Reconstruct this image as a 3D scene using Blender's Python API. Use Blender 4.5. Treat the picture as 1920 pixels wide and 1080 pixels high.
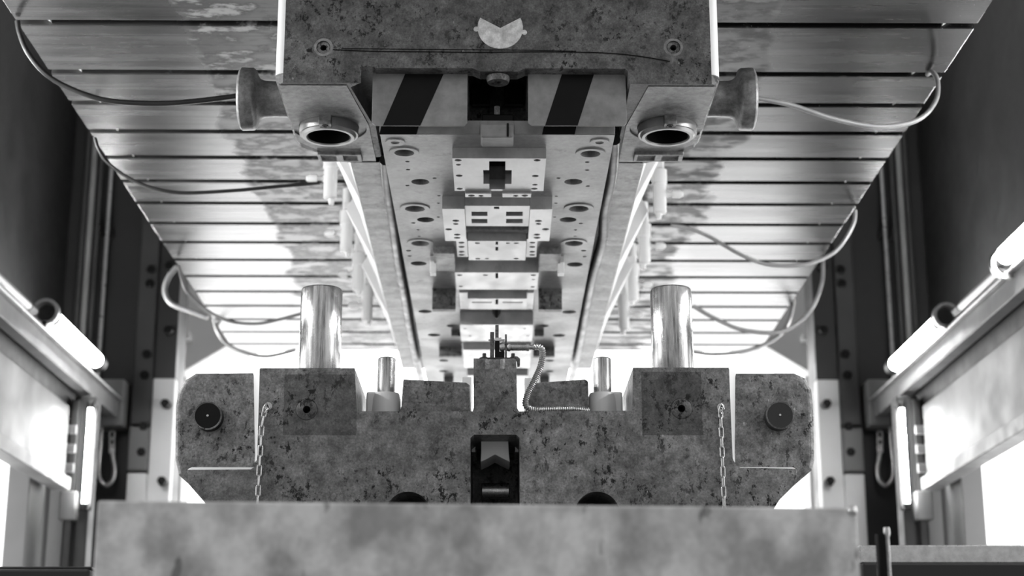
import bpy, bmesh, math, random
from mathutils import Vector, Matrix, noise
random.seed(7)
for o in list(bpy.data.objects): bpy.data.objects.remove(o)
SC = bpy.context.scene
COL = SC.collection

# ------------------------------------------------------------------ camera
F = 3170.0                                   # focal length in px of the 1920 frame
TH = math.atan(860 / F)                      # looking up
PS = math.atan(30 / F * math.cos(TH))        # slight yaw to the right
CZ = 0.80                                    # camera height
cam_d = bpy.data.cameras.new('camera'); cam = bpy.data.objects.new('camera', cam_d); COL.objects.link(cam)
cam.location = (0, 0, CZ); cam.rotation_euler = (math.pi / 2 + TH, 0, -PS)
cam_d.sensor_width = 36; cam_d.lens = F / 1920 * 36
cam_d.dof.use_dof = True; cam_d.dof.focus_distance = 3.22; cam_d.dof.aperture_fstop = 4.5
cam_d.clip_start = 0.05
SC.camera = cam

# ------------------------------------------------------------------ light
world = bpy.data.worlds.new('hall_light'); SC.world = world; world.use_nodes = True
bg = world.node_tree.nodes['Background']
bg.inputs[0].default_value = (1, 1, 1, 1); bg.inputs[1].default_value = 0.42
REAR, SIDE, TUBE = 4.4, 2.2, 60.0
vs = SC.view_settings
vs.view_transform = 'Standard'; vs.look = 'None'; vs.exposure = 0.22; vs.gamma = 1.0; vs.use_curve_mapping = False

# ------------------------------------------------------------------ pixel -> world at a real depth
def ray(px, py):
    u = (px - 960) / F; v = (540 - py) / F
    d = Vector((u, math.cos(TH) - v * math.sin(TH), math.sin(TH) + v * math.cos(TH)))
    return Matrix.Rotation(-PS, 3, 'Z') @ d
def W(px, py, Y):
    d = ray(px, py); t = Y / d.y; return Vector((d.x * t, Y, d.z * t + CZ))
def G(px, py, Z):
    d = ray(px, py); t = (Z - CZ) / d.z; return Vector((d.x * t, d.y * t, Z))
def WX(px, py, X):
    d = ray(px, py); t = X / d.x; return Vector((X, d.y * t, d.z * t + CZ))
def S(n, p): return n * (p - Vector((0, 0, CZ))).length / F      # n px at point p in metres

# ------------------------------------------------------------------ materials
def nodes(name):
    m = bpy.data.materials.new(name); m.use_nodes = True
    nt = m.node_tree; b = nt.nodes['Principled BSDF']
    return m, nt, b
def N(nt, t, **k):
    n = nt.nodes.new(t)
    for a, v in k.items(): setattr(n, a, v)
    return n
def g(v): return (v, v, v, 1)
def math_(nt, op, a, b=None, c=None, clamp=False):
    n = N(nt, 'ShaderNodeMath', operation=op); n.use_clamp = clamp
    for i, x in enumerate((a, b, c)):
        if x is None: continue
        if isinstance(x, (int, float)): n.inputs[i].default_value = x
        else: nt.links.new(x, n.inputs[i])
    return n.outputs[0]
def mixc(nt, fac, a, b, mode='MIX'):
    n = N(nt, 'ShaderNodeMix', data_type='RGBA', blend_type=mode)
    for i, x in ((0, fac), (6, a), (7, b)):
        if isinstance(x, (int, float)): n.inputs[i].default_value = g(x) if i else x
        else: nt.links.new(x, n.inputs[i])
    return n.outputs[2]
def noise_(nt, vec, scale, detail=6, rough=.6, stretch=None):
    if stretch:
        mp = N(nt, 'ShaderNodeMapping'); mp.inputs['Scale'].default_value = stretch
        nt.links.new(vec, mp.inputs[0]); vec = mp.outputs[0]
    n = N(nt, 'ShaderNodeTexNoise'); n.inputs['Scale'].default_value = scale
    n.inputs['Detail'].default_value = detail; n.inputs['Roughness'].default_value = rough
    nt.links.new(vec, n.inputs['Vector']); return n.outputs[0]
def ramp(nt, x, p0, c0, p1, c1):
    n = N(nt, 'ShaderNodeValToRGB'); e = n.color_ramp.elements
    e[0].position, e[1].position = p0, p1; e[0].color, e[1].color = g(c0), g(c1)
    nt.links.new(x, n.inputs[0]); return n.outputs[0]
def bump(nt, b, h, strength, dist):
    n = N(nt, 'ShaderNodeBump'); n.inputs['Strength'].default_value = strength; n.inputs['Distance'].default_value = dist
    nt.links.new(h, n.inputs['Height']); nt.links.new(n.outputs[0], b.inputs['Normal'])
def pos(nt):
    return N(nt, 'ShaderNodeNewGeometry').outputs['Position']

def plain(name, c, rough=.5, metal=0.0, var=.25, scale=12):
    m, nt, b = nodes(name); p = pos(nt)
    f = noise_(nt, p, scale)
    col = ramp(nt, f, .3, c * (1 - var), .7, min(1, c * (1 + var)))
    nt.links.new(col, b.inputs['Base Color']); b.inputs['Metallic'].default_value = metal
    r = ramp(nt, noise_(nt, p, scale * 2.3), .3, max(.05, rough - .08), .7, min(1, rough + .1))
    nt.links.new(r, b.inputs['Roughness']); return m
def cast(name, lo, hi, pit, rough=.5, metal=.35, patches=(), scale=30, pit_thr=(.395, .46), bumpk=.35):
    """worn cast iron: blotchy grey, black pits, fine grain and pale scuffs"""
    m, nt, b = nodes(name); p = pos(nt)
    big = noise_(nt, p, 5.5, 5, .6); mid = noise_(nt, p, scale, 8, .68); fine = noise_(nt, p, 260, 4, .7)
    col = ramp(nt, mid, .32, lo, .68, hi)
    col = mixc(nt, 1.0, col, ramp(nt, big, .3, .62, .7, 1.12), 'MULTIPLY')
    col = mixc(nt, .7, col, ramp(nt, fine, .3, .45, .7, 1.5), 'MULTIPLY')
    col = mixc(nt, .55, col, ramp(nt, noise_(nt, p, 90, 6, .72), .36, .45, .62, 1.35), 'MULTIPLY')
    for (cx, hx, cz, hz, k) in patches:                     # painted rectangles
        sp = N(nt, 'ShaderNodeSeparateXYZ'); nt.links.new(p, sp.inputs[0])
        mk = math_(nt, 'MULTIPLY', math_(nt, 'COMPARE', sp.outputs[0], cx, hx), math_(nt, 'COMPARE', sp.outputs[2], cz, hz))
        col = mixc(nt, mk, col, mixc(nt, 1.0, col, k, 'MULTIPLY'))
    dz = noise_(nt, p, 75, 5, .74, (1, 1, .75))
    pitm = ramp(nt, dz, pit_thr[0], 1, pit_thr[1], 0)
    pitm = mixc(nt, 1.0, pitm, ramp(nt, noise_(nt, p, 7, 3), .38, .15, .56, 1), 'MULTIPLY')
    col = mixc(nt, pitm, col, pit)
    scuff = ramp(nt, noise_(nt, p, 95, 3, .6, (1, 1, .45)), .70, 0, .78, 1)
    col = mixc(nt, math_(nt, 'MULTIPLY', scuff, .6), col, min(1, hi * 2.8))
    nt.links.new(col, b.inputs['Base Color']); b.inputs['Metallic'].default_value = metal
    nt.links.new(ramp(nt, mid, .3, rough - .1, .7, rough + .12), b.inputs['Roughness'])
    h = math_(nt, 'SUBTRACT', math_(nt, 'MULTIPLY', fine, .5), pitm)
    bump(nt, b, h, bumpk, .0015); return m
def scuffed(name):
    m, nt, b = nodes(name); p = pos(nt)
    a = noise_(nt, p, 17, 5, .55, (1, 1, .8)); c = noise_(nt, p, 60, 4, .6); e = noise_(nt, p, 24, 3, .6, (1.6, 1, .7))
    col = ramp(nt, a, .36, .46, .64, 1.0)
    col = mixc(nt, .4, col, ramp(nt, c, .3, .6, .7, 1.2), 'MULTIPLY')
    col = mixc(nt, ramp(nt, e, .66, 0, .72, .7), col, .13)
    nt.links.new(col, b.inputs['Base Color']); b.inputs['Roughness'].default_value = .5; b.inputs['Metallic'].default_value = .1
    bump(nt, b, c, .1, .001); return m
def steel(name, lo, hi, rough=.35, metal=.85, stretch=(1, 1, 1), scale=14, stain=.0, grain=0.):
    m, nt, b = nodes(name); p = pos(nt)
    a = noise_(nt, p, scale, 6, .65, stretch); c = noise_(nt, p, 4, 4, .6)
    col = ramp(nt, a, .3, lo, .7, hi)
    col = mixc(nt, 1.0, col, ramp(nt, c, .3, .72, .7, 1.1), 'MULTIPLY')
    if grain:
        col = mixc(nt, grain, col, ramp(nt, noise_(nt, p, 70, 7, .75), .34, .3, .66, 1.6), 'MULTIPLY')
    if stain:
        st = ramp(nt, noise_(nt, p, 22, 5, .7), .60, 0, .66, 1)
        col = mixc(nt, math_(nt, 'MULTIPLY', st, stain), col, lo * .35)
    nt.links.new(col, b.inputs['Base Color']); b.inputs['Metallic'].default_value = metal
    nt.links.new(ramp(nt, a, .3, rough - .07, .7, rough + .12), b.inputs['Roughness'])
    bump(nt, b, noise_(nt, p, 120, 3, .6, stretch), .08, .001); return m
def emit(name, s):
    m = bpy.data.materials.new(name); m.use_nodes = True; nt = m.node_tree; nt.nodes.clear()
    e = N(nt, 'ShaderNodeEmission'); e.inputs[1].default_value = s; o = N(nt, 'ShaderNodeOutputMaterial')
    e.inputs[0].default_value = (1, 1, 1, 1); nt.links.new(e.outputs[0], o.inputs[0]); return m

def ram_material():
    """planed steel: grooves along the slots, dried coolant stains in the middle band, dark oil smears"""
    m, nt, b = nodes('ram_planed_steel'); p = pos(nt)
    sp = N(nt, 'ShaderNodeSeparateXYZ'); nt.links.new(p, sp.inputs[0]); x, y = sp.outputs[0], sp.outputs[1]
    streak = noise_(nt, p, 9, 6, .6, (.16, 1.6, 1)); fine = noise_(nt, p, 40, 5, .7, (.08, 2.2, 1))
    col = ramp(nt, streak, .32, .065, .68, .16)
    col = mixc(nt, .6, col, ramp(nt, fine, .3, .6, .7, 1.25), 'MULTIPLY')
    # planing lines: one fine step every 50 mm
    pl = math_(nt, 'FRACT', math_(nt, 'MULTIPLY', y, 19.0)); line = math_(nt, 'COMPARE', pl, .5, .05)
    col = mixc(nt, math_(nt, 'MULTIPLY', line, .6), col, .03)
    # stained middle band with an irregular border
    ax = math_(nt, 'ABSOLUTE', math_(nt, 'ADD', x, .04))
    wob = math_(nt, 'MULTIPLY', math_(nt, 'SUBTRACT', noise_(nt, p, 3.2, 4, .6), .5), .25)
    band = ramp(nt, math_(nt, 'ADD', ax, wob), .665, 1, .685, 0)
    blot = noise_(nt, p, 13, 7, .66, (.75, 1.3, 1))
    inner = mixc(nt, ramp(nt, blot, .53, 0, .62, 1), mixc(nt, 1.0, col, .42, 'MULTIPLY'), .46)
    col = mixc(nt, band, col, inner)
    bias = math_(nt, 'MULTIPLY', math_(nt, 'SUBTRACT', x, 0), .16)
    on = math_(nt, 'ADD', noise_(nt, p, 2.1, 4, .55, (.6, 1.5, 1)), bias)
    oil = ramp(nt, on, .53, 0, .60, 1)
    col = mixc(nt, math_(nt, 'MULTIPLY', oil, .75), col, .02)
    # darker towards the right-hand side, with a ragged border
    right_dark = ramp(nt, math_(nt, 'ADD', math_(nt, 'MULTIPLY', x, .5), math_(nt, 'MULTIPLY', noise_(nt, p, 3.0, 5, .6), .8)), .40, 0, .62, 1)
    col = mixc(nt, math_(nt, 'MULTIPLY', right_dark, .62), col, mixc(nt, 1.0, col, .25, 'MULTIPLY'))
    speck = ramp(nt, noise_(nt, p, 300, 2, .5), .74, 0, .78, 1)
    col = mixc(nt, speck, col, .9)
    nt.links.new(col, b.inputs['Base Color']); b.inputs['Metallic'].default_value = .6
    r = ramp(nt, streak, .3, .20, .7, .32)
    r = mixc(nt, math_(nt, 'MULTIPLY', band, ramp(nt, blot, .45, 0.2, .6, 1)), r, .62)
    nt.links.new(r, b.inputs['Roughness'])
    h = math_(nt, 'ADD', math_(nt, 'MULTIPLY', fine, .6), math_(nt, 'MULTIPLY', line, -.8))
    bump(nt, b, h, .22, .0015); return m
def pillar_material():
    m, nt, b = nodes('pillar_scored_steel'); p = pos(nt)
    a = noise_(nt, p, 60, 6, .7, (1.6, 1.6, .10)); c = noise_(nt, p, 26, 5, .7)
    col = ramp(nt, a, .34, .16, .62, .85)
    nt.links.new(col, b.inputs['Base Color']); b.inputs['Metallic'].default_value = .95
    nt.links.new(ramp(nt, c, .3, .16, .7, .34), b.inputs['Roughness'])
    bump(nt, b, a, .10, .001); return m

YF = 3.127                                            # front plane of both die halves
def patch(px0, px1, py0, py1, k):
    a, b_ = W(px0, py0, YF), W(px1, py1, YF)
    return ((a.x + b_.x) / 2, abs(b_.x - a.x) / 2, (a.z + b_.z) / 2, abs(a.z - b_.z) / 2, k)
M = {}
M['lower'] = cast('cast_iron_lower', .11, .32, .006, .46, .35, [patch(534, 668, 702, 816, .55), patch(1202, 1318, 697, 816, .48)])
M['upper'] = cast('cast_iron_upper', .07, .20, .005, .5, .3, scale=22)
M['upper_bare'] = steel('worn_bare_iron', .20, .38, .45, .4, (.7, 1.4, 1), 18, .5, .6)
M['plate'] = steel('ground_die_plate', .24, .36, .42, .5, (1, 1, 1), 7, .35, .25)
M['insert'] = steel('ground_insert', .40, .58, .36, .55, (1.5, .6, 1), 16, .2)
M['ram'] = ram_material()
M['pillar'] = pillar_material()
M['bright'] = steel('bright_steel', .55, .8, .25, .95, (1, 1, 1), 40)
M['foreground'] = scuffed('scuffed_plate')
M['black'] = plain('black_paint', .006, .42)
M['black'].node_tree.nodes['Principled BSDF'].inputs['Specular IOR Level'].default_value = .15
M['rubber'] = plain('black_hose', .02, .38)
M['cablegrey'] = plain('grey_cable_sheath', .34, .35, .1)
M['stripegrey'] = plain('grey_guard_paint', .22, .5, 0, .3, 22)
M['dark'] = plain('dark_machine_paint', .020, .45, 0, .2, 3)
M['darker'] = plain('dark_column_paint', .016, .5, 0, .25, 5)
M['midgrey'] = plain('column_strip_paint', .04, .45, 0, .2, 5)
M['grey'] = plain('grey_machine_paint', .22, .45, 0, .2, 5)
M['panel'] = plain('pale_panel_paint', .17, .45, 0, .1, 3)
M['white'] = plain('lit_white', .86, .45, 0, .05, 3)
M['alu'] = plain('aluminium_profile', .55, .32, .7, .1, 20)
M['bolt'] = plain('blackened_bolt', .035, .4, .5, .3, 60)
M['galv'] = plain('zinc_steel', .6, .3, .9, .2, 80)
M['floor'] = plain('floor_concrete', .18, .6, 0, .25, 2)
M['hall'] = plain('hall_wall_paint', .8, .7, 0, .06, 2)
M['label'] = steel('aluminium_label', .6, .95, .4, .3, (1, 1, .5), 60, .8, .5)
M['tube'] = emit('lit_tube', TUBE)
M['rear'] = emit('rear_daylight', REAR)
M['side'] = emit('side_daylight', SIDE)
def glassmat():
    m, nt, b = nodes('unlit_tube_glass'); b.inputs['Base Color'].default_value = g(.75)
    b.inputs['Roughness'].default_value = .12; b.inputs['Transmission Weight'].default_value = .35; return m
M['glass'] = glassmat()

# ------------------------------------------------------------------ mesh helpers
def quad_box(bm, x0, x1, y0, y1, z0, z1):
    if x0 > x1: x0, x1 = x1, x0
    if y0 > y1: y0, y1 = y1, y0
    if z0 > z1: z0, z1 = z1, z0
    v = [bm.verts.new((x, y, z)) for z in (z0, z1) for y in (y0, y1) for x in (x0, x1)]
    for f in ((0, 2, 3, 1), (4, 5, 7, 6), (0, 1, 5, 4), (2, 6, 7, 3), (0, 4, 6, 2), (1, 3, 7, 5)): bm.faces.new([v[i] for i in f])
    return bm
def box(*a): return quad_box(bmesh.new(), *a)
def prism(poly, y0, y1, axis='Y', bm=None):
    """poly of 2-D points: (x,z) swept along Y, (x,y) along Z, (y,z) along X"""
    bm = bm or bmesh.new()
    mk = {'Y': lambda p, t: (p[0], t, p[1]), 'Z': lambda p, t: (p[0], p[1], t), 'X': lambda p, t: (t, p[0], p[1])}[axis]
    a = [bm.verts.new(mk(p, y0)) for p in poly]; b = [bm.verts.new(mk(p, y1)) for p in poly]; n = len(poly)
    fs = [bm.faces.new(a), bm.faces.new(b[::-1])]
    for i in range(n): fs.append(bm.faces.new((a[i], b[i], b[(i + 1) % n], a[(i + 1) % n])))
    bmesh.ops.recalc_face_normals(bm, faces=fs); return bm
def frame_of(d):
    d = Vector(d).normalized(); up = Vector((0, 0, 1)) if abs(d.z) < .9 else Vector((1, 0, 0))
    a = d.cross(up).normalized(); return a, d.cross(a).normalized()
def lathe(p, d, prof, seg=32, bm=None, closed=False):
    """profile of (distance along d, radius); ends capped unless closed (ring section)"""
    bm = bm or bmesh.new(); p = Vector(p); d = Vector(d).normalized(); a, b = frame_of(d); rings = []
    for (t, r) in prof:
        c = p + d * t
        rings.append([bm.verts.new(c + (a * math.cos(k * 2 * math.pi / seg) + b * math.sin(k * 2 * math.pi / seg)) * r) for k in range(seg)])
    fs = []; m = len(rings)
    for i in range(m if closed else m - 1):
        r0, r1 = rings[i], rings[(i + 1) % m]
        for k in range(seg): fs.append(bm.faces.new((r0[k], r0[(k + 1) % seg], r1[(k + 1) % seg], r1[k])))
    if not closed: fs += [bm.faces.new(rings[0][::-1]), bm.faces.new(rings[-1])]
    bmesh.ops.recalc_face_normals(bm, faces=fs); return bm
def cyl(p0, p1, r, seg=24, bm=None):
    p0, p1 = Vector(p0), Vector(p1); L = (p1 - p0).length
    c = min(r * .12, L * .1)
    return lathe(p0, p1 - p0, [(0, r - c), (c, r), (L - c, r), (L, r - c)], seg, bm)
def plaincyl(p0, p1, r, seg=24, bm=None):
    p0, p1 = Vector(p0), Vector(p1); return lathe(p0, p1 - p0, [(0, r), ((p1 - p0).length, r)], seg, bm)
def smooth_path(pts, n=8):
    pts = [Vector(p) for p in pts]; out = []
    for i in range(len(pts) - 1):
        p0, p1, p2, p3 = pts[max(i - 1, 0)], pts[i], pts[i + 1], pts[min(i + 2, len(pts) - 1)]
        for k in range(n):
            t = k / n
            out.append(.5 * ((2 * p1) + (p2 - p0) * t + (2 * p0 - 5 * p1 + 4 * p2 - p3) * t * t + (3 * p1 - p0 - 3 * p2 + p3) * t ** 3))
    out.append(pts[-1]); return out
def tube(path, r, seg=10, bm=None, closed=False, rad=None):
    bm = bm or bmesh.new(); rings = []; n = len(path); a = None
    for i in range(n):
        q0 = path[(i - 1) % n] if (closed or i) else path[0]; q1 = path[(i + 1) % n] if (closed or i < n - 1) else path[-1]
        d = (q1 - q0).normalized()
        if a is None: a, _ = frame_of(d)
        a = (a - d * a.dot(d)).normalized(); b = d.cross(a); rr = rad(i) if rad else r
        rings.append([bm.verts.new(path[i] + (a * math.cos(k * 2 * math.pi / seg) + b * math.sin(k * 2 * math.pi / seg)) * rr) for k in range(seg)])
    fs = []
    for i in range(n if closed else n - 1):
        r0, r1 = rings[i], rings[(i + 1) % n]
        for k in range(seg): fs.append(bm.faces.new((r0[k], r0[(k + 1) % seg], r1[(k + 1) % seg], r1[k])))
    if not closed: fs += [bm.faces.new(rings[0][::-1]), bm.faces.new(rings[-1])]
    bmesh.ops.recalc_face_normals(bm, faces=fs); return bm

def obj(name, bm, mat, parent=None, bevel=0, smooth=False, seg=2, cut=None):
    if cut is not None:
        bm = boolean(bm, cut)
    vs_ = [v.co for v in bm.verts]
    c = Vector([(min(v[i] for v in vs_) + max(v[i] for v in vs_)) / 2 for i in range(3)])
    if parent is None: c.z = min(v.z for v in vs_)
    bmesh.ops.translate(bm, verts=bm.verts, vec=-c)
    me = bpy.data.meshes.new(name); bm.to_mesh(me); bm.free()
    if smooth:
        for f in me.polygons: f.use_smooth = True
        me.set_sharp_from_angle(angle=math.radians(38))
    o = bpy.data.objects.new(name, me); COL.objects.link(o); me.materials.append(M[mat])
    o.location = c
    if parent is not None:
        o.parent = parent
        base = parent.location if parent.parent is None else parent.parent.location + parent.location
        o.location = c - base
    if bevel:
        md = o.modifiers.new('edge', 'BEVEL'); md.width = bevel; md.segments = seg; md.limit_method = 'ANGLE'; md.angle_limit = math.radians(40)
    return o
def boolean(bm, cutters):
    """difference of a bmesh with a list of bmeshes"""
    def tmp(b):
        me = bpy.data.meshes.new('tmp'); b.to_mesh(me); b.free(); o = bpy.data.objects.new('tmp', me); COL.objects.link(o); return o
    a = tmp(bm); cs = [tmp(c) for c in cutters]
    for c in cs:
        md = a.modifiers.new('cut', 'BOOLEAN'); md.object = c; md.operation = 'DIFFERENCE'; md.solver = 'EXACT'
    dg = bpy.context.evaluated_depsgraph_get(); me = bpy.data.meshes.new_from_object(a.evaluated_get(dg))
    out = bmesh.new(); out.from_mesh(me)
    for o in [a] + cs:
        m_ = o.data; bpy.data.objects.remove(o); bpy.data.meshes.remove(m_)
    bpy.data.meshes.remove(me); bmesh.ops.recalc_face_normals(out, faces=out.faces); return out
def tag(o, label, cat, group=None):
    o['label'] = label; o['category'] = cat
    if group: o['group'] = group
    return o
def thing(name, loc, label, cat, group=None):
    o = bpy.data.objects.new(name, None); COL.objects.link(o); o.location = loc; o.empty_display_size = .05
    return tag(o, label, cat, group)
def struct(o): o['kind'] = 'structure'; return o

RAM, SHOE, PLATE = 2.40, 2.0685, 1.9875     # undersides of ram, upper shoe and die plate
BED = 1.05                                   # bolster top

# ------------------------------------------------------------------ the setting
struct(obj('floor', box(-6, 6, -3, 12, -.1, 0), 'floor'))
SX = 1.78                                    # inner face of the side walls
for s, nm in ((-1, 'wall_left'), (1, 'wall_right')):
    w = quad_box(bmesh.new(), s * (SX + .14), s * (SX + .26), 2.2, 7.26, 1.95, 4.6); quad_box(w, s * SX, s * (SX + .26), 2.2, 7.26, 1.95, 1.98)
    quad_box(w, s * SX, s * (SX + .12), 2.2, 7.26, 0, .8); quad_box(w, s * SX, s * (SX + .12), 6.86, 7.26, .8, 1.95)
    struct(obj(nm, w, 'dark'))
back = prism([(-5, 0), (5, 0), (5, 4.6), (-5, 4.6)], 9.6, 9.75)
gable = [(-1.95, .25), (1.95, .25), (1.95, 2.82), (1.45, 3.12), (-1.45, 3.12), (-1.95, 2.82)]
struct(obj('wall_back', back, 'hall', cut=[prism(gable, 9.4, 10)]))
struct(obj('window_1', prism(gable, 9.66, 9.69), 'rear'))
fr = prism([(p[0] * 1.02, p[1] + (.04 if p[1] > 1 else -.04)) for p in gable], 9.57, 9.72)
struct(obj('trim_1', fr, 'white', cut=[prism(gable, 9.4, 10)]))
for s, n_ in ((-1, 2), (1, 3)):
    wn = struct(obj('window_%d' % n_, box(s * (SX + .06), s * (SX + .08), 2.2, 6.86, .8, 1.95), 'side'))
    t_ = struct(obj('trim_%d' % n_, box(s * (SX - .02), s * (SX + .1), 2.2, 6.86, .76, .8), 'panel'))
    for y, y1 in ((4.1, 4.15), (5.3, 5.34), (6.33, 6.56), (6.62, 6.85)):
        obj('window_mullion', box(s * (SX - .03), s * (SX + .055), y, y1, .8, 1.95), 'panel', wn, .006)

# ------------------------------------------------------------------ press ram with its T-slots
XR = 1.10
ram = thing('press_ram', (0, 5, RAM), 'wide planed steel press ram with crosswise slots above the dies', 'press ram')
obj('ram_body', box(-XR + .004, XR - .004, 2.95, 6.9, RAM + .055, 3.4), 'ram', ram, .004)
slots = [3.30]
for py in (44, 136): slots.append(G(500, py, RAM).y)
step = G(500, 194, RAM).y - slots[-1]
while slots[-1] + step < 6.85: slots.append(slots[-1] + step)
edge = 2.95
for i, y in enumerate(slots + [6.9 + .014]):
    e1 = y - .014
    obj('land_strip', box(-XR, XR, edge, e1, RAM, RAM + .058), 'ram', ram, .0016)
    edge = y + .014
    if 3.4 < y < 5.6:
        for s in (-1, 1):                    # added white wedge imitating side light in each slot end
            obj('slot_end_light', prism([(s * (XR - .002), RAM + .054), (s * (XR - .075), RAM + .006), (s * (XR - .075), RAM + .0545)], y - .0138, y + .0138), 'white', ram)

# ------------------------------------------------------------------ upper die
ud = thing('upper_die', (0, YF, SHOE), 'upper half of a long progressive stamping die hanging under the ram', 'stamping die')
XB = .442
topz = W(930, 128, YF).z
xl, xr = W(693, 140, YF).x, W(1178, 140, YF).x
U = [(-XB, RAM), (-XB, SHOE + .012), (-XB + .012, SHOE), (xl - .004, SHOE), (xl, SHOE + .005), (xl, topz - .006), (xl + .006, topz)]
U += [(-.05, topz), (-.035, topz - .007), (.04, topz - .007), (.055, topz), (xr - .006, topz), (xr, topz - .006), (xr, SHOE + .005), (xr + .004, SHOE), (XB - .012, SHOE), (XB, SHOE + .012), (XB, RAM)]
bush = [(G(617, 240, SHOE).x, G(617, 240, SHOE).y), (G(1251, 240, SHOE).x, G(1251, 240, SHOE).y)]
cut = []
for s in (-1, 1):
    cut.append(prism([(s * (XB + .02), 3.47), (s * (XB + .02), 3.7), (s * .33, 3.7), (s * .335, 3.60)], 1.9, 2.32, 'Z'))
for (x, y) in bush:
    cut.append(plaincyl((x, y, SHOE - .01), (x, y, SHOE + .16), .0635, 40)); cut.append(plaincyl((x, y, SHOE - .01), (x, y, SHOE + .004), .079, 40))
for s in (-1, 1): cut.append(prism([(s * (XB - .017 - .01), YF - .01), (s * (XB + .01), YF - .01), (s * (XB + .01), YF + .017 + .01)], 1.9, 2.5, 'Z'))
for px in (606, 1263):
    p = W(px, 88, YF); cut.append(plaincyl((p.x, YF - .01, p.z), (p.x, YF + .006, p.z), .0195, 32)); cut.append(plaincyl((p.x, YF - .01, p.z), (p.x, YF + .06, p.z), .0065, 20))
a = W(655, 183, YF)
cut.append(prism([(a.x, 3.15), (xl + .01, 3.10), (xl + .01, 3.42), (xl - .012, 3.34)], SHOE - .01, SHOE + .035, 'Z'))
cut.append(box(W(876, 180, 3.17).x, W(990, 180, 3.17).x, 3.168, 3.455, topz - .02, 2.33))
obj('shoe_front', prism(U, YF, 3.60), 'upper', ud, .011, cut=cut, seg=4)
# white corner strips: side-light rim painted onto the shoe front
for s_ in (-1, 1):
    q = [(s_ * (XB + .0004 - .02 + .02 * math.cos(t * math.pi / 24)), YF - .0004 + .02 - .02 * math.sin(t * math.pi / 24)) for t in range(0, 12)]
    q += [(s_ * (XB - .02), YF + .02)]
    obj('lit_edge', prism(q, SHOE + .02, RAM - .012, 'Z'), 'white', ud, smooth=True)
# bare worn faces under the bosses
for i, (x, y) in enumerate(bush):
    s = -1 if i == 0 else 1
    poly = [(s * (XB - .008), YF + .012), (s * (XB - .008), 3.46), (s * .345, 3.588), (s * .272, 3.588), (s * .272, 3.36), (s * .30, YF + .012)]
    obj('boss_face', prism(poly, SHOE - .0012, SHOE + .003, 'Z'), 'upper_bare', ud, cut=[plaincyl((x, y, SHOE - .05), (x, y, SHOE + .05), .080, 40)])
    obj('bush_flange', lathe((x, y, SHOE + .002), (0, 0, 1), [(0, .0785), (0, .0636), (.004, .0636), (.004, .0785)], 48, closed=True), 'upper_bare', ud, smooth=True)
    b_ = obj('guide_bush', lathe((x, y, SHOE - .022), (0, 0, 1), [(0, .0475), (0, .054), (.006, .058), (.006, .062), (.012, .0625), (.15, .0625), (.15, .0460), (.004, .0460)], 56, closed=True), 'insert', ud, smooth=True)
    obj('bore_shade', lathe((x, y, SHOE - .019), (0, 0, 1), [(0, .0440), (0, .0462), (.14, .0462), (.14, .0440)], 40, closed=True), 'black', ud, smooth=True)  # black tube and end disc put the bore's shade into colour
    obj('bore_shade_end', plaincyl((x, y, SHOE + .13), (x, y, SHOE + .135), .047, 24), 'black', ud)
    for dy in (-.066, .064):
        t_ = obj('retainer_tab', box(x - .014, x + .012, y + dy - .013, y + dy + .013, SHOE - .02 if dy < 0 else SHOE - .009, SHOE + .003), 'upper_bare', ud, .0015)
        obj('cap_screw', lathe((x - .001, y + dy, (SHOE - .02 if dy < 0 else SHOE - .009) - .002), (0, 0, 1), [(0, .0045), (0, .0065), (.003, .007), (.003, .0045)], 20, closed=True), 'black', t_)
    # pocketed pad behind the boss
    px0, px1 = (594, 680) if s < 0 else (1190, 1278)
    q0, q1 = G(px0, 290, SHOE - .008), G(px1, 304, SHOE - .008)
    mid = (q0.x + q1.x) / 2
    pcut = [box(q0.x + .008, mid - .008, q0.y + .006, q1.y - .008, SHOE - .02, SHOE - .003), box(mid + .008, q1.x - .01, q0.y + .006, q1.y - .008, SHOE - .02, SHOE - .003)]
    obj('clamp_pad', box(q0.x, q1.x, q0.y, q1.y, SHOE - .008, SHOE + .002), 'upper_bare', ud, .002, cut=pcut)
    # lifting trunnion on the flank
    c = W(485 if s < 0 else 1383, 186, 3.36)
    obj('trunnion', lathe((s * .43, 3.36, c.z), (s, 0, 0), [(0, .039), (.040, .038), (.062, .039), (.072, .043), (.078, .052), (.081, .062), (.086, .066), (.110, .067), (.114, .064), (.116, .058)], 48), 'upper_bare', ud, smooth=True)
for px in (606, 1263):
    p = W(px, 88, YF)
    obj('screw_ring', lathe((p.x, YF + .001, p.z), (0, 1, 0), [(0, .014), (0, .0195), (.006, .0195), (.006, .014)], 36, closed=True), 'upper_bare', ud, smooth=True)
    obj('plug_screw', lathe((p.x, YF + .004, p.z), (0, 1, 0), [(0, .0065), (0, .0125), (.006, .0135), (.006, .0065)], 28, closed=True), 'lower', ud, smooth=True)
# notched round label with two ears
c = W(938, 52, YF - .001); r = S(42, c)
pts = []
for k in range(41):
    an = math.radians(152 + k * (388 - 152) / 40); pts.append((c.x + r * math.cos(an), c.z + r * math.sin(an)))
for ex in (896, 981):
    pass
pts.append((c.x, c.z - r * .02))
lb = prism(pts, YF - .0018, YF + .001)
for ex, ey in ((893, 55), (983, 61)):
    e = W(ex, ey, YF); plaincyl((e.x, YF - .0015, e.z), (e.x, YF + .0012, e.z), S(5, e), 16, lb)
obj('round_label', lb, 'label', ud)
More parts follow.
